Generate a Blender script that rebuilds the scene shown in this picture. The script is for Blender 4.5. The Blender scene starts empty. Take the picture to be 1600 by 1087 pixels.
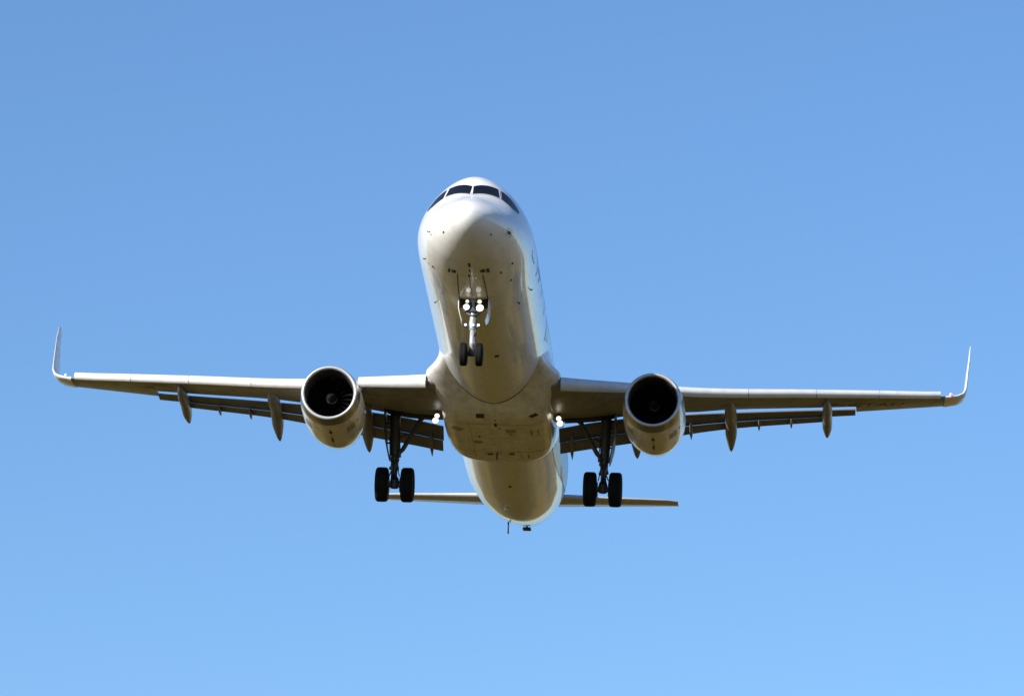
import bpy, bmesh, math, random
from math import sin, cos, pi, radians, sqrt, atan2, exp
from mathutils import Vector, Matrix
from mathutils.bvhtree import BVHTree
random.seed(7)
sc = bpy.context.scene
COL = sc.collection

# ------------------------------------------------------------------ camera
CAM_H = 1.7
ELEV = radians(12.4)
cam_data = bpy.data.cameras.new('camera')
cam_data.sensor_width = 36.0
cam_data.lens = 202.29
cam_data.clip_start = 0.5
cam_data.clip_end = 60000
cam = bpy.data.objects.new('camera', cam_data)
cam.location = (0, 0, CAM_H)
cam.rotation_euler = (pi/2+ELEV, 0, 0)
COL.objects.link(cam)
sc.camera = cam

# aircraft attitude in the world: columns are port, aft, up
MAT = Matrix(((0.997906, 0.051949, 0.038539), (-0.054812, 0.995495, 0.077371), (-0.034346, -0.079321, 0.996257)))
LOC = Vector((-1.4836, 184.4858, 45.7208))+Vector((0, 0, CAM_H))

# ------------------------------------------------------------------ sun, sky, exposure
SUN_AC = Vector((-.63, -.665, .41)).normalized()        # towards the sun, in the aircraft's own axes
SUN_W = (MAT @ SUN_AC).normalized()
sun_data = bpy.data.lights.new('sun', 'SUN')
sun_data.energy = 5.0
sun_data.angle = radians(.5)
sun_data.color = (1.0, .955, .88)
sun = bpy.data.objects.new('sun', sun_data)
sun.rotation_euler = SUN_W.to_track_quat('Z', 'Y').to_euler()
sun.location = (-60, -40, 120)
COL.objects.link(sun)

world = bpy.data.worlds.new('World')
sc.world = world
world.use_nodes = True
nt = world.node_tree
nt.nodes.clear()
wo = nt.nodes.new('ShaderNodeOutputWorld')
bg = nt.nodes.new('ShaderNodeBackground')
sky = nt.nodes.new('ShaderNodeTexSky')
sky.sky_type = 'NISHITA'
sky.sun_disc = False
sky.sun_elevation = math.asin(SUN_W.z)
sky.sun_rotation = atan2(SUN_W.x, SUN_W.y)
sky.altitude = 0
sky.air_density = 1.0
sky.dust_density = 0.0
sky.ozone_density = 7.6
bg.inputs['Strength'].default_value = .0945
nt.links.new(sky.outputs[0], bg.inputs[0])
nt.links.new(bg.outputs[0], wo.inputs[0])
sc.view_settings.view_transform = 'Standard'
sc.view_settings.look = 'None'
sc.view_settings.exposure = .62
sc.view_settings.gamma = 1
sc.view_settings.use_curve_mapping = False
sc.cycles.max_bounces = 8

# ------------------------------------------------------------------ curves of the airframe
def pchip(xs, ys):
    n = len(xs); h = [xs[i+1]-xs[i] for i in range(n-1)]; d = [(ys[i+1]-ys[i])/h[i] for i in range(n-1)]
    m = [0.0]*n; m[0] = d[0]; m[-1] = d[-1]
    for i in range(1, n-1):
        if d[i-1]*d[i] > 0:
            w1 = 2*h[i]+h[i-1]; w2 = h[i]+2*h[i-1]
            m[i] = (w1+w2)/(w1/d[i-1]+w2/d[i])
    def f(x):
        if x <= xs[0]: return ys[0]
        if x >= xs[-1]: return ys[-1]
        lo, hi = 0, n-1
        while hi-lo > 1:
            k = (lo+hi)//2
            if xs[k] <= x: lo = k
            else: hi = k
        t = (x-xs[lo])/h[lo]
        return ((1+2*t)*(1-t)**2*ys[lo]+t*(1-t)**2*h[lo]*m[lo]+t*t*(3-2*t)*ys[lo+1]+t*t*(t-1)*h[lo]*m[lo+1])
    return f
# fuselage stations: distance aft of the nose, top, bottom, half width, height of greatest width
FUS = [(0,-.58,-.58,.0,-.58),(.08,-.33,-.84,.28,-.58),(.3,-.13,-1.07,.57,-.57),(.6,.04,-1.25,.83,-.54),(1.0,.23,-1.42,1.08,-.50),
 (1.5,.46,-1.58,1.32,-.45),(2.0,.73,-1.70,1.51,-.40),(2.4,1.02,-1.77,1.62,-.36),(2.8,1.34,-1.83,1.71,-.31),(3.2,1.65,-1.88,1.78,-.26),
 (3.8,1.92,-1.94,1.87,-.18),(4.6,2.05,-2.0,1.94,-.1),(5.6,2.09,-2.04,1.97,-.04),(7.0,2.07,-2.07,1.975,0),(18,2.07,-2.07,1.975,0),(29.5,2.07,-2.07,1.975,0),
 (32,2.07,-1.95,1.96,.03),(34,2.06,-1.75,1.88,.12),(36,2.04,-1.42,1.73,.3),(38,1.98,-.98,1.51,.52),(40,1.88,-.47,1.2,.72),(42,1.7,.06,.85,.9),(43.5,1.5,.52,.55,1.0),(44.4,1.32,.80,.33,1.06)]
_t = [math.sqrt(r[0]) for r in FUS]
_ft, _fb, _fw, _fc = (pchip(_t, [r[k] for r in FUS]) for k in (1,2,3,4))
def fus(y, th):
    t = math.sqrt(max(y, 0)); zt, zb, w, zc = _ft(t), _fb(t), _fw(t), _fc(t)
    s, c = math.sin(th), math.cos(th)
    if s > 0: w *= 1-.27*min(1, y/1.5)*max(0, min(1, (6.5-y)/3.5))*s**1.5       # narrower crown round the flight deck
    return (w*c, y, zc+((zt-zc) if s > 0 else (zc-zb))*s)
FAIR = [(13.0,1.0,-.9,3.0),(14.2,1.5,-1.05,3.4),(15.2,1.80,-1.25,4.0),(16.3,1.95,-1.62,4.8),(17.0,1.99,-1.95,5.2),(17.4,2.0,-2.10,5.4),(18.0,2.01,-2.28,5.6),(18.6,2.02,-2.37,5.6),(20,2.04,-2.42,5.6),
 (22,2.04,-2.44,5.2),(23.2,1.97,-2.44,4.6),(23.9,1.84,-2.38,4.0),(24.5,1.55,-2.2,3.4),(24.9,1.2,-1.95,3.0),(25.2,.7,-1.6,2.6)]
_fy = [r[0] for r in FAIR]
_gw, _gb, _gn = (pchip(_fy, [r[k] for r in FAIR]) for k in (1,2,3))
def fair(y, th):
    w, zb, n = _gw(y), _gb(y), _gn(y)
    s, c = math.sin(th), math.cos(th)
    k = (abs(s)**n+abs(c)**n)**(-1/n)
    zc = -.55
    x = w*c*k; z = zc+((.5) if s > 0 else (zc-zb))*s*k
    u = min(max((y-14.2)/2.2, 0), 1)*min(max((20.5-y)/3.0, 0), 1)
    lw = .62-.34*min(max((y-16.7)/1.8, 0), 1)
    x += (1 if c > 0 else -1)*.46*u*u*math.exp(-((z+1.22)/(.33 if z > -1.22 else lw))**2)*min(1, abs(c)*2)
    return (x, y, z)

# ------------------------------------------------------------------ materials
def mat(name, col, rough=.5, metal=0., coat=0., coat_rough=.06, dirt=0., dscale=(2, .25, 2), bump=0., bscale=20., spec=.5, dcol=(.55, .47, .36)):
    m = bpy.data.materials.new(name); m.use_nodes = True
    n = m.node_tree.nodes; l = m.node_tree.links; b = n['Principled BSDF']
    b.inputs['Base Color'].default_value = (*col, 1); b.inputs['Roughness'].default_value = rough
    b.inputs['Metallic'].default_value = metal; b.inputs['Coat Weight'].default_value = coat
    b.inputs['Coat Roughness'].default_value = coat_rough; b.inputs['Specular IOR Level'].default_value = spec
    tc = n.new('ShaderNodeTexCoord')
    if dirt > 0:
        mp = n.new('ShaderNodeMapping'); mp.inputs['Scale'].default_value = dscale
        l.new(tc.outputs['Object'], mp.inputs[0])
        n1 = n.new('ShaderNodeTexNoise'); n1.inputs['Scale'].default_value = 1.6; n1.inputs['Detail'].default_value = 7; n1.inputs['Roughness'].default_value = .62
        l.new(mp.outputs[0], n1.inputs['Vector'])
        n2 = n.new('ShaderNodeTexNoise'); n2.inputs['Scale'].default_value = 3.2; n2.inputs['Detail'].default_value = 5
        l.new(tc.outputs['Object'], n2.inputs['Vector'])
        ad = n.new('ShaderNodeMath'); ad.operation = 'MULTIPLY'
        l.new(n1.outputs[0], ad.inputs[0]); l.new(n2.outputs[0], ad.inputs[1])
        cr = n.new('ShaderNodeMapRange'); cr.inputs['From Min'].default_value = .17; cr.inputs['From Max'].default_value = .40
        cr.inputs['To Min'].default_value = 0; cr.inputs['To Max'].default_value = dirt
        l.new(ad.outputs[0], cr.inputs['Value'])
        mx = n.new('ShaderNodeMix'); mx.data_type = 'RGBA'
        mx.inputs['A'].default_value = (*col, 1); mx.inputs['B'].default_value = (col[0]*dcol[0], col[1]*dcol[1], col[2]*dcol[2], 1)
        l.new(cr.outputs[0], mx.inputs['Factor']); l.new(mx.outputs['Result'], b.inputs['Base Color'])
        rr = n.new('ShaderNodeMapRange'); rr.inputs['To Min'].default_value = rough; rr.inputs['To Max'].default_value = min(1, rough+.25)
        l.new(cr.outputs[0], rr.inputs['Value']); l.new(rr.outputs[0], b.inputs['Roughness'])
    if bump > 0:
        nb = n.new('ShaderNodeTexNoise'); nb.inputs['Scale'].default_value = bscale; nb.inputs['Detail'].default_value = 4
        l.new(tc.outputs['Object'], nb.inputs['Vector'])
        bp = n.new('ShaderNodeBump'); bp.inputs['Strength'].default_value = bump; bp.inputs['Distance'].default_value = .02
        l.new(nb.outputs[0], bp.inputs['Height']); l.new(bp.outputs[0], b.inputs['Normal'])
    return m
def lamp_mat(name, col, strength):
    m = bpy.data.materials.new(name); m.use_nodes = True
    b = m.node_tree.nodes['Principled BSDF']
    b.inputs['Base Color'].default_value = (.8, .8, .8, 1)
    b.inputs['Emission Color'].default_value = (*col, 1); b.inputs['Emission Strength'].default_value = strength
    return m
M_WHITE = mat('white_paint', (.82, .82, .80), .32, coat=.7, dirt=.26, dscale=(2.2, .22, 2.2), bump=.02, bscale=1.3)
M_BELLY = mat('belly_fairing_paint', (.80, .79, .77), .36, coat=.5, dirt=.62, dscale=(2.2, .3, 2.2), bump=.03, bscale=2.)
M_COWL = mat('engine_cowl_paint', (.76, .75, .72), .3, coat=.6, dirt=.5, dscale=(1.4, .5, 1.4), bump=.02, bscale=2.)
M_WING = mat('wing_grey_paint', (.25, .25, .25), .42, coat=.15, coat_rough=.2, dirt=.5, dscale=(.9, .35, .9))
M_SLAT = mat('slat_paint', (.68, .68, .67), .38, coat=.2, dirt=.25, dscale=(2, 1, 2))
M_FLAP = mat('flap_grey_paint', (.17, .17, .172), .5, dirt=.4, dscale=(3, .5, 3))
M_CANOE = mat('fairing_grey_paint', (.22, .22, .22), .42, coat=.15, dirt=.4)
M_TAIL = mat('tail_grey_paint', (.50, .50, .49), .4, coat=.3, dirt=.3)
M_BLUE = mat('tail_blue', (.22, .44, .72), .4, coat=.3)
M_NAVY = mat('navy_paint', (.012, .022, .07), .35, coat=.4)
M_LIP = mat('lip_metal_sunlit', (.60, .60, .61), .42, metal=.6, dirt=.2)  # lip metal lightened so that its front ring looks sunlit
M_BAND = mat('lip_metal_dark_reflection', (.36, .36, .37), .3, metal=1.)  # same lip metal, darkened to stand in for its ground reflection
M_LINER = mat('inlet_liner', (.035, .035, .036), .6)  # near black, like fan and spinner: the deep inlet's shade is in the colour
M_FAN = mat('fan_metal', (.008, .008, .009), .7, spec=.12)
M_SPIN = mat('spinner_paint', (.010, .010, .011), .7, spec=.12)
M_STEEL = mat('gear_leg_paint', (.44, .45, .46), .28, metal=.35, coat=.3, dirt=.4, dscale=(6, 6, 6))
M_CHROME = mat('oleo_chrome', (.75, .75, .76), .22, metal=.55)
M_DARKGEAR = mat('dark_metal_gear_shade', (.07, .07, .072), .5, metal=.2, dirt=.4, dscale=(6, 6, 6))  # dark metal; on the main gear its darkness stands in for shade
M_TYRE = mat('tyre_rubber', (.005, .005, .005), .8, bump=.15, bscale=30, spec=.2)
M_RIM = mat('wheel_rim_metal', (.32, .32, .33), .4, metal=.6)
M_GLASS = mat('cockpit_glass', (.006, .006, .007), .06, coat=0, spec=.16)
M_CABIN = mat('cabin_window_glass', (.02, .025, .03), .08)
M_MARK = mat('dark_marking', (.045, .04, .032), .55)
M_STAIN = mat('worn_panel_paint', (.34, .30, .23), .5, dirt=.5)
M_SEAM = mat('seam_sealant', (.16, .14, .105), .6)
M_FRAME = mat('window_frame_metal', (.70, .70, .69), .35)
M_LAMP = lamp_mat('lit_landing_lamp', (1, .97, .88), 1.15)
M_LAMPGLOW = lamp_mat('reflected_lamp_glow', (1, .93, .62), .6)  # glow of the big lamps reflected in the bay, made as emission
M_LAMPW = lamp_mat('lit_warm_lamp', (1, .86, .66), 1.5)
M_RED = lamp_mat('red_navigation_lamp', (1, .06, .09), 3.0)
M_GREEN = lamp_mat('green_navigation_lamp', (.35, 1, .8), .35)
M_REG = mat('registration_paint', (.03, .026, .02), .5)

# ------------------------------------------------------------------ builders (all in aircraft axes: X port, Y aft of the nose, Z up)
plane = bpy.data.objects.new('airliner', None)
COL.objects.link(plane)
plane.matrix_world = Matrix.Translation(LOC) @ MAT.to_4x4()
plane['label'] = 'white twin-engine jet airliner on approach, landing gear and flaps down, against clear blue sky'
plane['category'] = 'airplane'

def obj(name, bm, m, parent, smooth=True, sharp=None):
    bmesh.ops.remove_doubles(bm, verts=bm.verts, dist=1e-5)
    bmesh.ops.recalc_face_normals(bm, faces=bm.faces)
    me = bpy.data.meshes.new(name)
    bm.to_mesh(me); bm.free()
    for mm in (m if isinstance(m, (list, tuple)) else [m]): me.materials.append(mm)
    if smooth:
        me.polygons.foreach_set('use_smooth', [True]*len(me.polygons))
        if sharp: me.set_sharp_from_angle(angle=radians(sharp))
    o = bpy.data.objects.new(name, me)
    COL.objects.link(o); o.parent = parent
    return o
def add_loft(bm, rings, closed=True, caps=True, mi=0):
    vs = [[bm.verts.new(p) for p in r] for r in rings]
    n = len(rings[0])
    for a, b in zip(vs, vs[1:]):
        for i in range(n if closed else n-1):
            j = (i+1) % n
            try:
                f = bm.faces.new((a[i], a[j], b[j], b[i])); f.material_index = mi
            except ValueError: pass
    if caps and closed:
        for r in (vs[0], vs[-1]):
            try:
                f = bm.faces.new(r); f.material_index = mi
            except ValueError: pass
    return vs
def loft(name, rings, m, parent, **k):
    s = k.pop('sharp', None); bm = bmesh.new(); add_loft(bm, rings, **k)
    return obj(name, bm, m, parent, sharp=s)
def add_tube(bm, pts, rad, n=14, mi=0):
    pts = [Vector(p) for p in pts]
    if not isinstance(rad, (list, tuple)): rad = [rad]*len(pts)
    rings = []
    for i, p in enumerate(pts):
        d = (pts[min(i+1, len(pts)-1)]-pts[max(i-1, 0)]).normalized()
        u = d.cross(Vector((0, 1, .013)) if abs(d.y) < .9 else Vector((1, 0, 0))).normalized(); v = d.cross(u)
        rings.append([p+(u*cos(2*pi*k/n)+v*sin(2*pi*k/n))*rad[i] for k in range(n)])
    add_loft(bm, rings, mi=mi)
def add_box(bm, c, s, bev=.0, rot=None, mi=0):
    c = Vector(c); rings = []
    hx, hy, hz = s[0]/2, s[1]/2, s[2]/2
    b = min(bev, hx*.9, hy*.9, hz*.9)
    prof = [(-hz, b), (-hz+b, 0), (hz-b, 0), (hz, b)] if b > 0 else [(-hz, 0), (hz, 0)]
    for z, i in prof:
        x, y = hx-i, hy-i
        q = [(-x+b, -y), (x-b, -y), (x, -y+b), (x, y-b), (x-b, y), (-x+b, y), (-x, y-b), (-x, -y+b)] if b > 0 else [(-x, -y), (x, -y), (x, y), (-x, y)]
        r = [Vector((px, py, z)) for px, py in q]
        rings.append([c+((rot @ p) if rot else p) for p in r])
    add_loft(bm, rings, mi=mi)
def add_revolve(bm, prof, c, n=64, mi=0, axis='y'):
    rings = []
    for a, r in prof:
        rings.append([((c[0]+r*cos(2*pi*k/n), c[1]+a, c[2]+r*sin(2*pi*k/n)) if axis == 'y' else (c[0]+a, c[1]+r*cos(2*pi*k/n), c[2]+r*sin(2*pi*k/n))) for k in range(n)])
    add_loft(bm, rings, caps=False, mi=mi)
def sweep_child(o, par): o.parent = par; return o

# ------------------------------------------------------------------ fuselage
NS = 144
ys = [(.02+6.6*(i/70))**2/ (6.62**2)*44.4 for i in range(71)]
ys = sorted(set([0.0]+[.0006*k*k*1.0 for k in range(1, 60)]+[2.2+.18*k for k in range(1, 28)]+[7.3+.75*k for k in range(30)]+[29.5+.35*k for k in range(43)]+[44.4]))
bm = bmesh.new()
rings = [[fus(y, 2*pi*k/NS) for k in range(NS)] for y in ys]
add_loft(bm, rings)
fuselage = obj('fuselage', bm, M_WHITE, plane)

bm = bmesh.new()
fys = [13+.12*i for i in range(100)]+[24.95, 25.03, 25.1, 25.15, 25.19, 25.2]
add_loft(bm, [[fair(y, 2*pi*k/NS) for k in range(NS)] for y in fys])
fairing = obj('belly_fairing', bm, M_BELLY, plane)

def fus_n(y, th, off):
    e = 1e-3
    p = Vector(fus(y, th)); a = Vector(fus(y+e, th))-p; b = Vector(fus(y, th+e))-p
    n = a.cross(b); n = n.normalized() if n.length > 0 else Vector((0, -1, 0))
    q = p-Vector((0, y, -.1))
    if n.x*q.x+n.z*q.z < 0: n = -n
    return p+n*off
def patch(bm, quad, off=.006, nu=8, nv=8, surf=fus_n):
    """a four-cornered (y, angle) patch lying on the skin"""
    g = []
    for i in range(nu+1):
        u = i/nu; row = []
        for j in range(nv+1):
            v = j/nv
            a = [quad[0][k]*(1-u)+quad[1][k]*u for k in (0, 1)]; b = [quad[3][k]*(1-u)+quad[2][k]*u for k in (0, 1)]
            row.append(bm.verts.new(surf(a[0]*(1-v)+b[0]*v, a[1]*(1-v)+b[1]*v, off)))
        g.append(row)
    for i in range(nu):
        for j in range(nv):
            bm.faces.new((g[i][j], g[i+1][j], g[i+1][j+1], g[i][j+1]))
def strip(bm, pts, wid, off=.005, closed=False, n=10):
    """a painted or sealed line along (y, angle) points on the skin"""
    P = []
    for a, b in zip(pts, pts[1:]):
        for k in range(n): P.append((a[0]+(b[0]-a[0])*k/n, a[1]+(b[1]-a[1])*k/n))
    P.append(pts[-1])
    Q = [fus_n(p[0], p[1], off) for p in P]; prev = None
    for i, q in enumerate(Q):
        d = (Q[min(i+1, len(Q)-1)]-Q[max(i-1, 0)]).normalized()
        n_ = (fus_n(P[i][0], P[i][1], .1)-fus_n(P[i][0], P[i][1], 0)).normalized()
        s = d.cross(n_).normalized()*wid/2
        c = (bm.verts.new(q-s), bm.verts.new(q+s))
        if prev: bm.faces.new((prev[0], prev[1], c[1], c[0]))
        prev = c
def mir(q): return [(y, pi-t) for y, t in q]

# cockpit windows: pane quads as (distance aft, angle round the section)
panes = [[(2.585, 1.555), (3.08, .96), (2.51, .842), (1.877, 1.53)],
         [(3.16, .90), (3.31, .70), (2.68, .52), (2.55, .785)],
         [(3.31, .695), (3.25, .41), (3.02, .37), (2.69, .515)]]
for q in panes:
    for qq in (q, mir(q)):
        bm = bmesh.new(); patch(bm, qq, .012, 14, 10)
        w = obj('cockpit_window', bm, M_GLASS, fuselage)
        if q is not panes[0]: continue
        bm = bmesh.new()
        cy = sum(p[0] for p in qq)/4; ct = sum(p[1] for p in qq)/4
        big = [(cy+(p[0]-cy)*1.07, ct+(p[1]-ct)*1.05) for p in qq]
        strip(bm, big+[big[0]], .035, .014)
        obj('window_frame', bm, M_FRAME, fuselage)

# cabin windows and doors
def wtheta(y, z):
    lo, hi = -1.4, 1.4
    for _ in range(30):
        m = (lo+hi)/2
        if fus(y, m)[2] < z: lo = m
        else: hi = m
    return lo
DOORS = [(5.35, .82, -.42, 1.45), (14.9, .76, -.40, 1.25), (26.1, .76, -.40, 1.25), (36.3, .8, -.38, 1.40)]
for s in (0, 1):
    for k in range(56):
        y = 7.0+.533*k
        if y > 36 or any(abs(y-d[0]) < .65 for d in DOORS): continue
        th0, th1 = wtheta(y, .36), wtheta(y, .72)
        bm = bmesh.new()
        c = (th0+th1)/2; h = (th1-th0)/2
        ring = [bm.verts.new(fus_n(y+.12*math.copysign(abs(cos(a))**.6, cos(a)), c+h*math.copysign(abs(sin(a))**.6, sin(a)), .006)) for a in [2*pi*i/16 for i in range(16)]]
        bm.faces.new(ring)
        if s:
            for v in bm.verts: v.co.x = -v.co.x
        obj('cabin_window', bm, M_CABIN, fuselage)
    for (y, w, z0, z1) in DOORS:
        bm = bmesh.new()
        q = []
        for a in range(24):
            t = 2*pi*a/24
            zz = (z0+z1)/2+(z1-z0)/2*math.copysign(abs(sin(t))**.35, sin(t))
            q.append((y+w/2*math.copysign(abs(cos(t))**.35, cos(t)), wtheta(y, zz)))
        strip(bm, q+[q[0]], .03, .005, n=3)
        if s:
            for v in bm.verts: v.co.x = -v.co.x
        obj('door_outline', bm, M_NAVY if y < 6 else M_SEAM, fuselage)

# dark livery strokes along the port side of the cabin, cut off by the curve of the fuselage
for pts, w in (([(6.95, 1.1), (7.03, .5), (7.2, .05), (7.55, -.10), (7.3, -.2)], .13), ([(8.0, 1.05), (8.3, .4), (8.85, .04), (8.5, -.13)], .15), ([(7.9, .02), (9.3, .03)], .12),
               ([(10.25, 1.05), (10.27, .06), (10.33, -.12)], .14), ([(12.1, 1.05), (12.2, .3), (12.3, -.13)], .16), ([(14.0, .95), (14.12, -.1), (14.4, -.28)], .13),
               ([(4.86, -.12), (4.98, -.19), (5.75, -.19), (6.13, -.17)], .075)):
    bm = bmesh.new(); strip(bm, pts, w, .007); obj('livery_stroke', bm, M_NAVY, fuselage)
# navy edge that sweeps down the rear port side, the pale blue field above it
edge = [(26.5, -.50), (28.5, -.49), (30.2, -.45), (33.2, -.33), (35.4, -.22), (38, -.02)]
bm = bmesh.new(); strip(bm, edge, .28, .008); obj('livery_stroke', bm, M_NAVY, fuselage)
bm = bmesh.new()
for a, b in zip(edge, edge[1:]):
    patch(bm, [(a[0], a[1]), (b[0], b[1]), (b[0], pi/2), (a[0], pi/2)], .005, 6, 20)
obj('pale_blue_field', bm, M_BLUE, fuselage)

# nose gear door edges, radome joint, probes, drains and vents under the nose
bm = bmesh.new()
for s in (1, -1):
    strip(bm, [(2.95, -pi/2+s*.245), (5.1, -pi/2+s*.245)], .034, .005)
strip(bm, [(3.0, -pi/2-.02), (4.7, -pi/2-.01)], .02, .005)
obj('panel_seam', bm, M_MARK, fuselage)
def dot(y, th, ly, lw, m=M_MARK, name='vent', th_h=.03):
    """a small raised plate or probe on the skin"""
    c = fus_n(y, th, 0); n = (fus_n(y, th, .1)-c).normalized(); d = (fus_n(y+.01, th, 0)-c).normalized(); s = n.cross(d)
    bm = bmesh.new(); R = Matrix((s, d, n)).transposed()
    add_box(bm, c+n*th_h*.3, (lw, ly, th_h), bev=min(lw, ly)*.25, rot=R)
    return obj(name, bm, m, fuselage)
for y, th, ly, lw in ((2.82, -1.996, .30, .085), (2.78, -1.895, .18, .16), (2.15, -1.563, .26, .075), (2.57, -1.564, .16, .075), (2.66, -1.312, .2, .16), (2.72, -1.206, .3, .10),
                      (3.3, -.972, .16, .06), (3.26, -.687, .09, .09), (4.41, -.84, .14, .06), (2.97, -1.59, .2, .07), (3.41, -2.366, .12, .07), (.88, -.69, .09, .05), (.84, -2.502, .09, .04)):
    dot(y, th, ly, lw)
for y, th in ((1.6, -2.849), (3.5, -2.593), (7.3, -2.38), (7.05, -.79), (7.3, -.46)):
    bm = bmesh.new(); c = fus_n(y, th, .0); n = fus_n(y, th, .1)-c
    add_tube(bm, [c, c+n*.6, c+n*.8+Vector((0, -.10, 0)), c+n*.8+Vector((0, -.2, 0))], [.024, .018, .014, .008], 8)
    obj('probe', bm, M_MARK, fuselage)
bm = bmesh.new(); patch(bm, [(1.52, -.31), (1.52, -.21), (1.76, -.21), (1.76, -.31)], .006, 3, 3); obj('placard', bm, M_MARK, fuselage)
bm = bmesh.new(); strip(bm, [(1.44, -.36), (1.44, -.16), (1.84, -.16), (1.84, -.36), (1.44, -.36)], .012, .005, n=4); obj('placard_border', bm, M_SEAM, fuselage)
dot(28.4, -1.563, .22, .10); dot(11.6, -1.35, .2, .16)
bm = bmesh.new(); add_revolve(bm, [(-.1, .002), (-.08, .06), (0, .085), (.08, .06), (.1, .002)], (-.32, 31.9, -2.0), 16); obj('beacon', bm, M_FRAME, fuselage)
def blade(y, x, h, c, name='antenna', t=.03, rake=.15, m=M_MARK):
    z = -2.07 if y < 30 else fus(y, -pi/2)[2]
    bm = bmesh.new(); r = []
    for k, (zz, cc) in enumerate(((.22, 1), (-h*.6, .8), (-h, .55))):
        r.append([(x+t*dx, y+c*cc*dy+rake*k*.5, z+zz) for dx, dy in ((0, -.5), (1, -.1), (.7, .3), (0, .5), (-.7, .3), (-1, -.1))])
    add_loft(bm, r); return obj(name, bm, m, fuselage)
blade(38, -.60, .30, .14)
bm = bmesh.new(); add_box(bm, (.0, 40.3, -.50), (.33, .4, .06), .02); add_box(bm, (.0, 40.3, -.43), (.07, .3, .14), .02); obj('tail_bumper', bm, M_DARKGEAR, fuselage)
bm = bmesh.new(); add_revolve(bm, [(0, .30), (.25, .24), (.25, .2), (.0, .18), (-.3, .001)], (0, 44.35, 1.09), 24); obj('auxiliary_exhaust', bm, M_DARKGEAR, fuselage)

# belly fairing: seam with the fuselage, vents, panels, drain mast
ftree = None
def fair_z(x, y):
    lo, hi = -pi, -pi/2
    w, zb, n = _gw(y), _gb(y), _gn(y)
    a = min(abs(x)/w, .999)
    return -.55-(-.55-zb)*(1-a**n)**(1/n)
def fplate(x, y, w, l, ang=0, m=M_MARK, name='vent', h=.016):
    z = fair_z(x, y); e = .05
    n = Vector(((fair_z(x+e, y)-fair_z(x-e, y))/(2*e), (fair_z(x, y+e)-fair_z(x, y-e))/(2*e), -1)).normalized()
    d = (Vector((sin(ang), cos(ang), 0))-n*(n.y*cos(ang)+n.x*sin(ang))).normalized(); s = n.cross(d)
    bm = bmesh.new(); add_box(bm, Vector((x, y, z))+n*.002, (w, l, h), bev=.005, rot=Matrix((s, d, n)).transposed())
    return obj(name, bm, m, fairing)
for x, y, w, l, a, m in ((-.52, 18.13, .30, .34, 0, M_MARK), (1.41, 18.1, .30, .22, .5, M_MARK), (-.01, 18.99, .10, .36, 0, M_MARK), (-1.42, 19.6, .36, .40, -.5, M_STAIN), (.51, 19.64, .38, .40, 0, M_STAIN),
                         (-.67, 20.4, .09, .16, 0, M_MARK), (-.40, 22.65, .20, .22, 0, M_MARK), (.40, 22.58, .20, .22, 0, M_MARK), (.0, 18.5, .06, .16, 0, M_STAIN), (.12, 19.35, .07, .16, 0, M_STAIN),
                         (.5, 20.05, .09, .2, 0, M_STAIN), (-.75, 21.1, .30, .3, 0, M_STAIN), (1.25, 19.9, .06, .7, 0, M_STAIN), (1.5, 19.9, .05, .6, 0, M_STAIN), (1.0, 22.9, .06, .5, 0, M_STAIN), (.75, 22.9, .05, .4, 0, M_STAIN)):
    fplate(x, y, w, l, a, m)
for y0 in (18.9, 22.3):
    bm = bmesh.new(); prev = None
    for k in range(41):
        x = -1.8+.09*k; z = fair_z(x, y0)-.004
        c = (bm.verts.new((x, y0, z)), bm.verts.new((x, y0+.045, z)))
        if prev: bm.faces.new((prev[0], c[0], c[1], prev[1]))
        prev = c
    obj('panel_seam', bm, M_STAIN, fairing)
for x0 in (-.95,):
    bm = bmesh.new(); prev = None
    for k in range(40):
        y = 18.9+.11*k; z = fair_z(x0, y)-.005
        c = (bm.verts.new((x0, y, z)), bm.verts.new((x0+.016, y, z)))
        if prev: bm.faces.new((prev[0], c[0], c[1], prev[1]))
        prev = c
    obj('panel_seam', bm, M_STAIN, fairing)
bm = bmesh.new(); add_loft(bm, [[(-.14+.03*dx, 22.55+.3*dy+k*.05, -2.42-.24*k) for dx, dy in ((0, -.5), (1, 0), (0, .5), (-1, 0))] for k in (0, 1)]); obj('drain_mast', bm, M_MARK, fairing)
# dark sealant where the fairing meets the belly
bm = bmesh.new(); prev = None
for k in range(61):
    x = -1.46+2.92*k/60
    zc = -2.07*sqrt(1-(x/1.975)**2)
    lo, hi = 14.5, 18.2
    for _ in range(30):
        m_ = (lo+hi)/2
        if abs(x) < _gw(m_) and fair_z(x, m_) < zc: hi = m_
        else: lo = m_
    wd = .085 if abs(x) > .45 else .03+.055*abs(x)/.45
    c = (bm.verts.new((x, hi-wd, zc-.006)), bm.verts.new((x, hi+.01, zc-.008)))
    if prev: bm.faces.new((prev[0], c[0], c[1], prev[1]))
    prev = c
obj('fairing_seal', bm, M_MARK, fairing)

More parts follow.
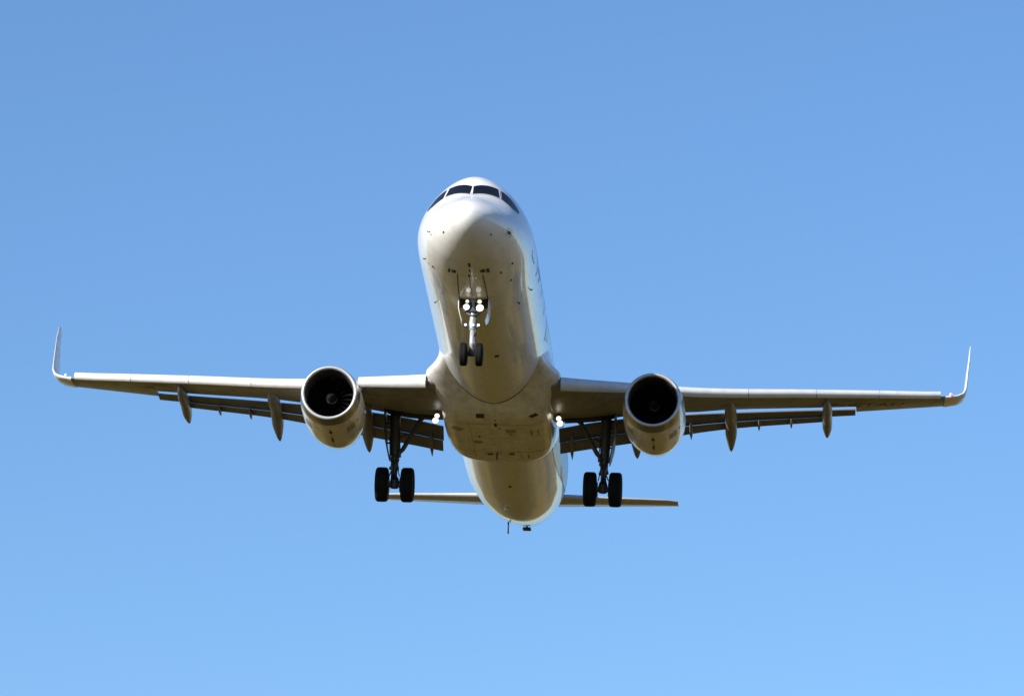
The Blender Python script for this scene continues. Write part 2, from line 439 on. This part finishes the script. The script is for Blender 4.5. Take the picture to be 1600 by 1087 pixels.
# ------------------------------------------------------------------ wings
def LEy(x): return 16.3+(x-1.98)*.52
LEz = pchip([1.6, 2.4, 4.8, 6.9, 11.5, 13.8, 16.0, 16.4], [-1.33, -1.28, -1.06, -.85, -.12, .25, .60, .68])
def TEy(x): return 22.7 if x < 6.4 else 22.7+(x-6.4)*.29
lowz = pchip([1.6, 2.1, 3.35, 4.65, 6.7, 8.2, 11.6, 12.9], [-1.46, -1.43, -1.34, -1.11, -.92, -.65, -.20, -.02])
def naca(s): return 5*(.2969*sqrt(s)-.126*s-.3516*s*s+.2843*s**3-.1015*s**4)
def wing_ring(x, sgn, n=26):
    yl, zl = LEy(x)+.16, LEz(x)-.17
    full = x > 12.95
    if full:
        yt = 24.62+(x-12.95)*.295; zt = .06+(x-12.95)*.175; cf = yt-yl; frac = 1.0
    else:
        yt = TEy(x)-.9; zt = lowz(x)+.06; cf = TEy(x)-yl; frac = (yt-yl)/cf
    tc = .125 if x < 5 else .125-.025*(x-5)/11
    up, lo = [], []
    for i in range(n+1):
        s = (1-cos(pi*i/n))/2; q = s*frac
        y = yl+(yt-yl)*s; z = zl+(zt-zl)*s; h = naca(q)*tc*cf
        hl = h*(.80) if full else h*.80*(1-s**3)+.06*s**3
        up.append((sgn*x, y, z+h*1.05)); lo.append((sgn*x, y, z-hl))
    return up[::-1]+lo[1:]
def slat_pts(x, sgn, k, zoff=0):
    prof = [(.85, .20), (.6, .175), (.35, .115), (.18, .045), (.06, -.04), (.0, -.15), (.0, -.24), (.05, -.32), (.13, -.385), (.23, -.42), (.245, -.40), (.18, -.31), (.17, -.22), (.24, -.12), (.40, -.02), (.62, .09), (.85, .175)]
    return [(sgn*x, LEy(x)+dy*k, LEz(x)+dz*k) for dy, dz in prof]
def slat_k(x): return 1.02-.26*(x-2.4)/2.4 if x < 4.8 else .76-.20*(x-4.8)/11.2
def foil(P, Q, tc, n=12, camber=.04):
    """closed airfoil in a plane of constant X between leading point P and trailing point Q"""
    P = Vector(P); Q = Vector(Q); d = Q-P; c = d.length; nn = Vector((0, d.z, -d.y)).normalized()
    if nn.z < 0: nn = -nn
    up, lo = [], []
    for i in range(n+1):
        s = (1-cos(pi*i/n))/2; m = camber*c*4*s*(1-s); h = naca(s)*tc*c+.004
        up.append(P+d*s+nn*(m+h)); lo.append(P+d*s+nn*(m-h*.8))
    return [tuple(v) for v in up[::-1]+lo[1:]]
flapL = lambda x: (pchip([2.1, 4.7, 6.5, 8.25, 11.6, 12.95], [22.12, 22.12, 22.2, 22.7, 23.66, 24.05])(x), pchip([2.1, 3.4, 4.7, 6.5, 8.25, 11.6, 12.95], [-1.58, -1.31, -1.12, -.93, -.66, -.20, -.02])(x))
flapT = lambda x: (pchip([2.1, 4.7, 6.6, 8.3, 11.55, 12.95], [23.05, 23.05, 23.1, 23.6, 24.52, 24.92])(x), pchip([2.1, 3.4, 4.7, 6.6, 8.3, 11.55, 12.95], [-2.27, -2.03, -1.81, -1.44, -1.01, -.41, -.16])(x))

def build_wing(sgn):
    xs = [1.6, 2.0, 2.6, 3.2, 4.0, 4.8, 5.6, 6.4, 7.2, 8.2, 9.2, 10.2, 11.2, 12.0, 12.94, 12.96, 13.6, 14.4, 15.2, 16.0, 16.25]
    wing = loft('wing', [wing_ring(x, sgn) for x in xs], M_WING, plane, sharp=40)
    for a, b in ((2.42, 4.95), (6.3, 9.04), (9.06, 11.49), (11.51, 13.79), (13.81, 16.05)):
        n = 8; r = []
        for i in range(n+1):
            x = a+(b-a)*i/n; r.append(slat_pts(x, sgn, slat_k(x)))
        loft('slat', r, M_SLAT, wing, sharp=50)
    # sharp rounded tip cap where the outermost slat ends
    for (a, b) in ((2.12, 6.28), (6.42, 12.93)):
        n = 14; fo, af = [], []
        for i in range(n+1):
            x = a+(b-a)*i/n
            L = flapL(x); T = flapT(x)
            mid = (L[0]+(T[0]-L[0])*.56, L[1]+(T[1]-L[1])*.56+.03)
            fo.append(foil((sgn*x, L[0], L[1]), (sgn*x, mid[0]+.05, mid[1]-.02), .20))
        loft('flap', fo, M_FLAP, wing, sharp=40)
        b2 = b if b < 7 else 11.75
        for i in range(n+1):
            x = a+.03+(b2-a-.03)*i/n
            L = flapL(x); T = flapT(x)
            mid = (L[0]+(T[0]-L[0])*.56-.055, L[1]+(T[1]-L[1])*.56-(.034 if b < 7 else .046))
            af.append(foil((sgn*x, mid[0], mid[1]), (sgn*x, T[0], T[1]), .16))
        loft('flap_tab', af, M_FLAP, wing, sharp=40)
    # canoe fairings over the flap tracks
    for x, yf, yt, zt, w in ((4.95, 19.9, 23.95, -2.13, .23), (8.38, 20.4, 24.85, -1.52, .215), (11.9, 21.8, 25.75, -.64, .175)):
        zb0 = lowz(x)-.10; r = []
        for i in range(25):
            s = i/24; y = yf+(yt-yf)*s
            prof = min(1, (s/.30))**.6*min(1, ((1-s)/.24))**.62 if 0 < s < 1 else .01
            mid = lowz(x)-.10-.17*s if s < .5 else None
            hinge = .52
            z0 = LEz(x)-.17-.30+(lowz(x)-LEz(x))*min(1, s/hinge) if s < hinge else None
            za = lowz(x)-.20
            z = za if s <= hinge else za+(zt-za)*((s-hinge)/(1-hinge))**1.15
            h = (.27 if s < hinge else .27-.05*(s-hinge))*prof+.004; ww = w*prof+.004
            r.append([(sgn*x+ww*cos(2*pi*k/18), y, z+h*sin(2*pi*k/18)) for k in range(18)])
        loft('flap_track_fairing', r, M_CANOE, wing)
    for x, dy, dz, w in ((2.58, .42, -.16, .085), (6.93, .35, -.10, .07), (9.4, .28, -.07, .05), (10.58, .25, -.07, .045)):
        L = flapL(x); T = flapT(x); r = []
        for i in range(13):
            s = i/12; prof = max(.03, min(1, s/.3)**.7*min(1, (1-s)/.45)**.8)
            y = L[0]+.1+(T[0]+dy-L[0]-.1)*s; z = L[1]-.25+(T[1]+dz-L[1]+.25)*s-.03
            r.append([(sgn*x+w*prof*cos(2*pi*k/12), y, z+.13*prof*sin(2*pi*k/12)) for k in range(12)])
        loft('flap_bracket', r, M_FLAP, wing)
    # aileron hinge line, fuel panels
    bm = bmesh.new()
    # winglet
    st = [(16.2, LEy(16.2)+.16, .47, 1.56, .13, 8), (16.45, 23.98, .54, 1.50, .12, 14), (16.7, 24.15, .63, 1.44, .115, 24), (16.90, 24.33, .78, 1.38, .11, 50), (16.99, 24.47, .98, 1.30, .095, 72), (17.02, 24.70, 1.28, 1.20, .085, 83), (17.07, 25.25, 1.92, 1.0, .085, 85), (17.13, 25.85, 2.58, .80, .08, 87), (17.16, 26.4, 3.1, .60, .08, 87), (17.18, 26.75, 3.34, .40, .08, 87), (17.185, 26.95, 3.39, .22, .08, 86)]
    r = []
    for x, y, z, c, tc, ca in st:
        a = radians(ca); ring = []
        P = Vector((x, y, z)); N = Vector((-sin(a), 0, cos(a)))
        dd = Vector((-.02-.045*ca/86, 1, -.01+.06*(1-ca/90)))
        up, lo = [], []
        for i in range(15):
            s = (1-cos(pi*i/14))/2; h = naca(s)*tc*c
            up.append(P+dd*s*c+N*h); lo.append(P+dd*s*c-N*h)
        r.append([(sgn*v.x, v.y, v.z) for v in up[::-1]+lo[1:]])
    loft('winglet', r, M_SLAT, wing, sharp=60)
    bm = bmesh.new(); add_revolve(bm, [(-.07, .001), (-.05, .035), (0, .05), (.10, .04), (.14, .001)], (sgn*16.42, 23.93, .60), 16)
    obj('navigation_light', bm, M_RED if sgn > 0 else M_GREEN, wing)
    # landing lights hanging under the wing root
    for dx, dz, rr in ((0, 0, .115), (-.05, .18, .09)):
        bm = bmesh.new(); cx, cy, cz = sgn*2.26+dx*sgn, 20.0, -1.98+dz
        add_revolve(bm, [(.0, .001), (-.02, rr*.6), (0, rr)], (cx, cy, cz), 20)
        obj('landing_light_glow', bm, M_LAMP if sgn < 0 else M_LAMPW, wing)
        bm = bmesh.new(); add_revolve(bm, [(-.01, rr+.002), (-.01, rr+.02), (.12, rr*.8), (.2, .001)], (cx, cy, cz), 20)
        add_box(bm, (cx, cy+.1, cz+.17), (.06, .1, .3), .01)
        obj('lamp_housing', bm, M_DARKGEAR, wing)
    return wing
wing_stb = build_wing(-1)
wing_port = build_wing(1)

# registration painted under the port wing
cu = bpy.data.curves.new('registration', 'FONT'); cu.body = 'F-GTAU'; cu.size = .80; cu.space_character = 1.05; cu.align_x = 'LEFT'; cu.shear = .25
to = bpy.data.objects.new('registration', cu); COL.objects.link(to)
dg = bpy.context.evaluated_depsgraph_get(); tm = bpy.data.meshes.new_from_object(to.evaluated_get(dg))
bpy.data.objects.remove(to)
tree = BVHTree.FromPolygons([v.co.copy() for v in wing_port.data.vertices], [tuple(p.vertices) for p in wing_port.data.polygons])
bm = bmesh.new(); bm.from_mesh(tm)
bmesh.ops.triangulate(bm, faces=bm.faces)
for _ in range(2): bmesh.ops.subdivide_edges(bm, edges=[e for e in bm.edges if e.calc_length() > .08], cuts=1)
for v in bm.verts:
    x, y = 11.95+v.co.x*.93, 23.12-v.co.y+v.co.x*.36
    h = tree.ray_cast(Vector((x, y, -6)), Vector((0, 0, 1)))
    v.co = Vector((x, y, (h[0].z if h[0] else .0)-.006))
obj('registration', bm, M_REG, wing_port, smooth=False)

# ------------------------------------------------------------------ engines
def build_engine(sgn):
    C = (sgn*5.76, 15.62, -2.29)
    bm = bmesh.new()
    add_revolve(bm, [(.56, 1.071), (.8, 1.090), (1.3, 1.112), (2.0, 1.118), (2.7, 1.112), (3.2, 1.075), (3.7, 1.0), (4.2, .89), (4.9, .72), (4.9, .68), (4.3, .70), (3.5, .5)], C, 96)
    eng = obj('engine', bm, M_COWL, plane, sharp=35)
    bm = bmesh.new()
    add_revolve(bm, [(.075, .872), (.03, .893), (.006, .915), (0, .938), (.010, .965), (.05, .992)], C, 96)
    obj('inlet_lip', bm, M_LIP, eng)
    bm = bmesh.new(); add_revolve(bm, [(.05, .9925), (.14, 1.018), (.26, 1.040), (.42, 1.060), (.555, 1.072)], C, 96); obj('lip_skin', bm, M_BAND, eng)
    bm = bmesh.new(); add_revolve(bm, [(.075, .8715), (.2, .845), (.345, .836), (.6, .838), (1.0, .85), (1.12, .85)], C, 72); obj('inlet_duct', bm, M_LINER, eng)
    bm = bmesh.new()
    nb = 22
    for k in range(nb):
        a0 = 2*pi*k/nb; g = []
        for i in range(7):
            r = .24+.605*i/6; tw = .16+.62*(i/6); row = []
            for j in range(4):
                u = j/3-.5; ch = .30-.02*i/6
                ang = a0+u*ch*sin(tw)/max(r, .3)*1.0+.10*sin(pi*i/6)
                row.append(bm.verts.new((C[0]+r*cos(ang), C[1]+1.0+u*ch*cos(tw), C[2]+r*sin(ang))))
            g.append(row)
        for i in range(6):
            for j in range(3): bm.faces.new((g[i][j], g[i+1][j], g[i+1][j+1], g[i][j+1]))
    add_revolve(bm, [(1.22, .001), (1.22, .86)], C, 48)
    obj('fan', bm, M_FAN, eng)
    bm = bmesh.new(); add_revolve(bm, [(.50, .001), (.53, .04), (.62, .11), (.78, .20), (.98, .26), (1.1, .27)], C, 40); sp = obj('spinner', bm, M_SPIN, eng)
    bm = bmesh.new()
    prev = None
    for k in range(26):
        t = k/25; a = -2.4+2.6*t; y = .66+.16*t; rr = pchip([.5, .53, .62, .78, .98], [0, .04, .11, .20, .26])
        c = []
        for yy in (y, y+.05*sin(pi*t)+.006): 
            c.append(bm.verts.new((C[0]+(rr(yy)+.006)*cos(a), C[1]+yy, C[2]+(rr(yy)+.006)*sin(a))))
        if prev: bm.faces.new((prev[0], prev[1], c[1], c[0]))
        prev = c
    obj('spinner_mark', bm, M_SEAM, eng)
    bm = bmesh.new(); add_revolve(bm, [(3.6, .45), (4.6, .43), (5.4, .30), (5.9, .12), (6.0, .001)], C, 40); obj('exhaust_cone', bm, M_DARKGEAR, eng)
    # pylon
    r = []
    for y, z0, z1, w in ((16.9, -1.22, -1.10, .03), (17.4, -1.24, -.98, .16), (18.4, -1.3, -.95, .20), (19.5, -1.5, -.98, .2), (20.8, -1.5, -1.0, .14), (21.6, -1.25, -1.05, .03)):
        r.append([(C[0]-w, y, z0), (C[0]+w, y, z0), (C[0]+w, y, z1), (C[0]+w*.5, y, z1+.05), (C[0]-w*.5, y, z1+.05), (C[0]-w, y, z1)])
    loft('pylon', r, M_COWL, eng, sharp=30)
    # strake on the right-hand flank as seen from ahead
    a = radians(33); bm = bmesh.new(); r = []
    for y, h in ((16.5, .01), (16.9, .12), (17.4, .14)):
        rr = 1.07
        p = Vector((C[0]+rr*cos(a), y, C[2]+rr*sin(a))); o_ = Vector((cos(a), 0, sin(a))); t_ = Vector((-sin(a), 0, cos(a)))*.012
        r.append([tuple(p-t_), tuple(p+o_*h-t_*.5), tuple(p+o_*h+t_*.5), tuple(p+t_)])
    add_loft(bm, r); obj('strake', bm, M_COWL, eng, sharp=30)
    # latches, drain and split line under the cowl
    def cw(y): return pchip([.42, .8, 1.3, 2.0, 2.7, 3.2, 3.7, 4.2, 4.9], [1.058, 1.088, 1.112, 1.118, 1.112, 1.075, 1.0, .89, .72])(y)
    def cpatch(y0, y1, a0, a1, m, name):
        bm = bmesh.new(); g = []
        for i in range(9):
            y = y0+(y1-y0)*i/8
            g.append([bm.verts.new((C[0]+(cw(y)+.005)*cos(a0+(a1-a0)*j/6), C[1]+y, C[2]+(cw(y)+.005)*sin(a0+(a1-a0)*j/6))) for j in range(7)])
        for i in range(8):
            for j in range(6): bm.faces.new((g[i][j], g[i+1][j], g[i+1][j+1], g[i][j+1]))
        return obj(name, bm, m, eng)
    d = -pi/2
    cpatch(.95, 3.3, d-.009, d+.009, M_STAIN, 'cowl_split_line')
    cpatch(1.15, 1.42, d-.04, d+.06, M_MARK, 'drain'); cpatch(2.0, 2.5, d-.03, d+.035, M_MARK, 'latch')
    cpatch(1.02, 1.06, d-1.1, d+1.1, M_STAIN, 'panel_seam')
    for a0, a1, y0, y1 in ((d+.55, d+.85, 1.2, 1.75), (d-.95, d-.7, 1.1, 1.7), (d+.95, d+1.05, 1.3, 1.45)):
        cpatch(y0, y1, a0, a1, M_STAIN, 'access_panel')
    return eng
build_engine(-1); build_engine(1)

# ------------------------------------------------------------------ landing gear
def wheel_mesh(R, w):
    t = bmesh.new(); h = w/2
    add_revolve(t, [(-h*.62, R*.50), (-h*.92, R*.60), (-h, R*.76), (-h*.93, R*.90), (-h*.72, R*.975), (-h*.66, R*.99), (-h*.45, R*1.0), (-h*.43, R*.985), (-h*.38, R*.985), (-h*.36, R*1.0), (-h*.02, R*1.0), (0, R*.985), (h*.04, R*1.0), (h*.36, R*1.0), (h*.38, R*.985), (h*.43, R*.985), (h*.45, R*1.0), (h*.66, R*.99), (h*.72, R*.975), (h*.93, R*.90), (h, R*.76), (h*.92, R*.60), (h*.62, R*.50)], (0, 0, 0), 56, axis='x')
    r = bmesh.new()
    add_revolve(r, [(-h*.66, R*.52), (-h*.70, R*.47), (-h*.4, R*.40), (-h*.35, R*.16), (-h*.75, R*.13), (-h*.75, .001)], (0, 0, 0), 32, axis='x')
    add_revolve(r, [(h*.66, R*.52), (h*.70, R*.47), (h*.4, R*.40), (h*.35, R*.16), (h*.75, R*.13), (h*.75, .001)], (0, 0, 0), 32, axis='x')
    return t, r
def add_wheels(parent, R, w, spots):
    t, r = wheel_mesh(R, w)
    to_ = obj('tyre', t, M_TYRE, parent, sharp=50); ro = obj('wheel_rim', r, M_RIM, parent, sharp=40)
    for i, p in enumerate(spots):
        a, b = (to_, ro) if i == 0 else (to_.copy(), ro.copy())
        if i:
            COL.objects.link(a); COL.objects.link(b); a.parent = parent; b.parent = parent
        a.location = p; b.location = p

def main_gear(s):
    X = 3.83
    P = lambda x, y, z: (s*x, y, z)
    bm = bmesh.new()
    add_tube(bm, [P(X+.03, 21.75, -1.0), P(X+.02, 21.8, -1.8), P(X+.01, 21.86, -2.5)], [.20, .19, .17], 20)
    add_tube(bm, [P(X+.01, 21.86, -2.5), P(X+.01, 21.87, -2.78), P(X, 21.89, -2.82), P(X, 21.90, -3.2)], [.17, .165, .145, .145], 20)
    add_tube(bm, [P(X, 21.91, -3.1), P(X-.02, 21.97, -3.86)], .10, 18)
    add_tube(bm, [P(X, 21.91, -3.20), P(X, 21.915, -3.28)], .165, 18)
    add_tube(bm, [P(X-.42, 21.97, -3.88), P(X+.38, 21.97, -3.88)], .10, 16)
    add_tube(bm, [P(X-.02, 21.95, -3.6), P(X-.02, 21.97, -3.75), P(X-.02, 21.97, -4.0)], [.13, .17, .15], 16)
    for dx in (-.27, .23):
        add_tube(bm, [P(X+dx-.06, 21.97, -3.88), P(X+dx+.06, 21.97, -3.88)], [.27, .27], 24)
    g = obj('main_gear', bm, M_DARKGEAR, plane, sharp=40)
    add_wheels(g, .635, .475, [P(X-.465-.03, 21.97, -3.88), P(X+.465-.03, 21.97, -3.88)])
    bm = bmesh.new()
    add_tube(bm, [P(X-.05, 21.9, -2.80), P(X-.28, 21.9, -2.55), P(2.95, 21.8, -1.45), P(2.62, 21.7, -1.2)], [.075, .085, .085, .07], 12)
    add_tube(bm, [P(X-.05, 21.9, -2.15), P(3.42, 21.85, -1.98)], .045, 10)
    obj('side_brace', bm, M_DARKGEAR, g)
    bm = bmesh.new()   # scissor links ahead of the oleo
    add_tube(bm, [P(X-.08, 21.75, -3.02), P(X-.05, 21.52, -3.38), P(X-.06, 21.8, -3.70)], [.055, .04, .055], 8)
    add_tube(bm, [P(X+.08, 21.75, -3.02), P(X+.05, 21.52, -3.38), P(X+.06, 21.8, -3.70)], [.055, .04, .055], 8)
    add_box(bm, P(X-.17, 21.75, -2.75), (.12, .16, .3), .02); add_box(bm, P(X-.14, 21.72, -3.0), (.08, .14, .12), .02)
    add_box(bm, P(X+.12, 21.72, -3.33), (.12, .12, .10), .02); add_box(bm, P(X-.13, 21.72, -3.36), (.10, .12, .12), .02)
    obj('torque_link', bm, M_DARKGEAR, g)
    bm = bmesh.new()
    add_tube(bm, [P(X+.12, 21.7, -1.5), P(X+.20, 21.68, -2.2), P(X+.16, 21.7, -2.9), P(X+.06, 21.75, -3.3), P(X+.18, 21.85, -3.6)], .022, 8)
    add_tube(bm, [P(X-.12, 21.7, -1.5), P(X-.19, 21.68, -2.6), P(X-.10, 21.7, -3.2), P(X-.2, 21.85, -3.6)], .02, 8)
    obj('brake_hose', bm, M_DARKGEAR, g)
    bm = bmesh.new(); r = []
    for z, y0, y1, x in ((-1.15, 20.9, 22.3, X+.36), (-1.9, 20.95, 22.35, X+.36), (-2.4, 21.1, 22.35, X+.30), (-2.75, 21.35, 22.3, X+.22), (-2.95, 21.6, 22.15, X+.17)):
        n = 8; r.append([P(x+.02*math.sin(pi*i/n), y0+(y1-y0)*i/n, z) for i in range(n+1)]+[P(x+.035+.02*math.sin(pi*i/n), y0+(y1-y0)*i/n, z) for i in range(n, -1, -1)])
    add_loft(bm, r)
    for z in (-1.6, -2.35): add_tube(bm, [P(X+.12, 21.8, z), P(X+.36, 21.8, z)], .035, 8)
    obj('gear_door', bm, M_DARKGEAR, g, sharp=40)
    return g
main_gear(-1); main_gear(1)

# wheel wells are not cut open; dark pieces stand in for their shade
def nose_gear():
    Y = 5.05
    bm = bmesh.new()
    add_tube(bm, [(0, 5.18, -1.95), (0, 5.14, -2.45), (0, 5.12, -2.75)], [.12, .12, .105], 20)
    add_tube(bm, [(0, 5.12, -2.75), (0, 5.11, -2.80), (0, 5.11, -3.05), (0, 5.10, -3.10)], [.115, .125, .125, .105], 20)
    add_box(bm, (0, 5.06, -2.98), (.46, .08, .09), .02)
    for sx in (-1, 1): add_tube(bm, [(sx*.05, 5.15, -2.62), (sx*.34, 5.2, -2.2)], .04, 10)
    g = obj('nose_gear', bm, M_STEEL, plane, sharp=40)
    bm = bmesh.new(); add_tube(bm, [(-.30, 5.1, -3.93), (.30, 5.1, -3.93)], .06, 14)
    add_tube(bm, [(0, 5.1, -3.78), (0, 5.1, -3.98)], [.10, .13], 16); obj('axle', bm, M_DARKGEAR, g)
    bm = bmesh.new(); add_tube(bm, [(0, 5.10, -3.08), (0, 5.08, -3.85)], .078, 20); obj('oleo_strut', bm, M_CHROME, g)
    add_wheels(g, .395, .25, [(-.262, 5.08, -3.95), (.262, 5.08, -3.95)])
    bm = bmesh.new()
    for sx in (-1, 1): add_tube(bm, [(sx*.05, 5.2, -3.0), (sx*.04, 5.5, -3.35), (sx*.05, 5.2, -3.7)], .03, 8)
    obj('torque_link', bm, M_STEEL, g)
    bm = bmesh.new(); add_tube(bm, [(0, 5.2, -2.7), (.02, 6.0, -2.05)], .06, 10); add_tube(bm, [(.10, 5.1, -2.2), (.11, 5.07, -3.15), (.09, 5.1, -3.3)], .035, 8)
    obj('drag_brace', bm, M_DARKGEAR, g)
    # dark rim of the open wheel bay and the bracket that carries the lamps
    bm = bmesh.new()
    add_box(bm, (0, 5.02, -2.42), (.62, .10, .16), .03); add_box(bm, (-.16, 5.04, -2.28), (.22, .12, .34), .03); add_box(bm, (.16, 5.04, -2.28), (.22, .12, .34), .03)
    add_tube(bm, [(-.22, 5.05, -2.5), (0, 5.05, -2.62), (.22, 5.05, -2.5)], .05, 10)
    obj('lamp_bracket', bm, M_DARKGEAR, g)
    for x, z, rr, m in ((-.22, -2.33, .10, M_LAMP), (.235, -2.35, .125, M_LAMP), (-.20, -2.13, .062, M_LAMPGLOW), (.215, -2.13, .075, M_LAMPGLOW)):  # upper pair: the lamps' reflected glow made as lit discs with housings
        bm = bmesh.new(); add_revolve(bm, [(-.03, .001), (-.02, rr*.6), (.0, rr)], (x, 4.93, z), 24)
        obj('landing_light_glow', bm, m, g)
        bm = bmesh.new(); add_revolve(bm, [(-.005, rr+.002), (-.012, rr+.014), (.05, rr+.01), (.12, rr*.5), (.13, .001)], (x, 4.93, z), 24); obj('lamp_housing', bm, M_DARKGEAR, g)
    for x, rr in ((-.225, .042), (.03, .042), (.21, .044)):
        bm = bmesh.new(); add_revolve(bm, [(-.02, .001), (-.012, rr*.6), (.0, rr)], (x, 4.95, -2.95), 20)
        obj('taxi_light', bm, M_LAMPN, g)
        bm = bmesh.new(); add_revolve(bm, [(-.004, rr+.002), (-.01, rr+.014), (.06, rr+.008), (.12, rr*.4), (.13, .001)], (x, 4.95, -2.95), 20); obj('lamp_housing', bm, M_DARKGEAR, g)
    for sx in (-1, 1):
        bm = bmesh.new(); r = []
        for z, y0, y1, x in ((-1.98, 5.12, 6.1, .50), (-2.3, 5.15, 6.1, .49), (-2.55, 5.22, 6.0, .43), (-2.68, 5.35, 5.85, .37)):
            r.append([(sx*x, y0, z), (sx*(x+.03), y0, z), (sx*(x+.03), y1, z), (sx*x, y1, z)])
        add_loft(bm, r); obj('gear_door', bm, M_WHITE, g, sharp=30)
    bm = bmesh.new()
    patch(bm, [(5.08, -pi/2-.25), (5.08, -pi/2+.25), (6.05, -pi/2+.25), (6.05, -pi/2-.25)], .006, 8, 8)  # shade inside the open bay, laid as a dark patch on uncut skin
    obj('wheel_bay_shade', bm, M_LINER, g)
    return g
M_LAMPN = lamp_mat('lit_small_lamp', (.95, .96, 1), .8)
nose_gear()
# dark slab standing in for the shade of a recess behind the main legs
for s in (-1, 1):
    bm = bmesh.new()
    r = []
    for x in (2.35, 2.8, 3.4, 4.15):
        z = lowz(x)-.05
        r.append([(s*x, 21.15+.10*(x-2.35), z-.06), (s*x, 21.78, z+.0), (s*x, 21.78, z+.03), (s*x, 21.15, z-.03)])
    add_loft(bm, r); obj('wheel_bay_shade', bm, M_LINER, wing_port if s > 0 else wing_stb)

# ------------------------------------------------------------------ tail
def tailplane(s):
    r = []
    for i in range(15):
        t = i/14; x = .5+(5.93-.5)*t
        yl = 37.2+(41.0-37.2)*(x-.5)/5.43; yt = 41.3+(42.25-41.3)*(x-.5)/5.43
        zl = .02+(1.0-.02)*(x-.5)/5.43; zt = .70+(1.11-.70)*(x-.5)/5.43
        if i == 14: yl += .15
        r.append(foil((s*x, yl, zl), (s*x, yt, zt), .10 if i < 14 else .06, 12, -.005))
    return loft('tailplane', r, M_TAIL, plane, sharp=50)
tailplane(-1); tailplane(1)
r = []
for i in range(12):
    t = i/11; z = 1.6+6.3*t
    yl = 35.6+5.4*t; yt = 42.3+.9*t; c = yt-yl; up, lo = [], []
    for k in range(15):
        s = (1-cos(pi*k/14))/2; h = naca(s)*.105*c*(1 if i < 11 else .4)
        up.append((h, yl+c*s, z)); lo.append((-h, yl+c*s, z))
    r.append(up[::-1]+lo[1:])
loft('tail_fin', r, M_BLUE, plane, sharp=50)

# ------------------------------------------------------------------ ground (below the frame; it lights and is mirrored by the underside)
gm = bpy.data.materials.new('dry_grassland'); gm.use_nodes = True
n = gm.node_tree.nodes; l = gm.node_tree.links; b = n['Principled BSDF']
tc = n.new('ShaderNodeTexCoord'); n1 = n.new('ShaderNodeTexNoise'); n1.inputs['Scale'].default_value = .012; n1.inputs['Detail'].default_value = 6
n2 = n.new('ShaderNodeTexNoise'); n2.inputs['Scale'].default_value = .4; n2.inputs['Detail'].default_value = 5
l.new(tc.outputs['Object'], n1.inputs['Vector']); l.new(tc.outputs['Object'], n2.inputs['Vector'])
cr = n.new('ShaderNodeValToRGB'); cr.color_ramp.elements[0].position = .40; cr.color_ramp.elements[0].color = (.045, .036, .007, 1)
cr.color_ramp.elements[1].position = .50; cr.color_ramp.elements[1].color = (.28, .178, .026, 1)
# dark strip added under the approach path to dim the belly's bounce light, its edges broken by noise
sx = n.new('ShaderNodeSeparateXYZ'); l.new(tc.outputs['Object'], sx.inputs[0])
nz = n.new('ShaderNodeTexNoise'); nz.inputs['Scale'].default_value = .03; nz.inputs['Detail'].default_value = 4; l.new(tc.outputs['Object'], nz.inputs['Vector'])
ax = n.new('ShaderNodeMath'); ax.operation = 'ABSOLUTE'; l.new(sx.outputs[0], ax.inputs[0])
sm = n.new('ShaderNodeMath'); sm.operation = 'MULTIPLY_ADD'; sm.inputs[1].default_value = 70; l.new(nz.outputs[0], sm.inputs[0]); l.new(ax.outputs[0], sm.inputs[2])
mr = n.new('ShaderNodeMapRange'); mr.inputs['From Min'].default_value = 62; mr.inputs['From Max'].default_value = 78; l.new(sm.outputs[0], mr.inputs['Value'])
gx = n.new('ShaderNodeMix'); gx.data_type = 'RGBA'; gx.inputs['A'].default_value = (.057, .039, .0055, 1)
l.new(mr.outputs[0], gx.inputs['Factor'])
l.new(n1.outputs[0], cr.inputs[0])
mx = n.new('ShaderNodeMix'); mx.data_type = 'RGBA'; mx.blend_type = 'MULTIPLY'; mx.inputs['Factor'].default_value = .5
l.new(cr.outputs[0], gx.inputs['B']); l.new(gx.outputs['Result'], mx.inputs['A']); l.new(n2.outputs[0], mx.inputs['B']); l.new(mx.outputs['Result'], b.inputs['Base Color'])
b.inputs['Roughness'].default_value = .95; b.inputs['Specular IOR Level'].default_value = .1
bm = bmesh.new(); bmesh.ops.create_grid(bm, x_segments=40, y_segments=40, size=20000)
g = obj('ground', bm, gm, None, smooth=False); g['kind'] = 'structure'
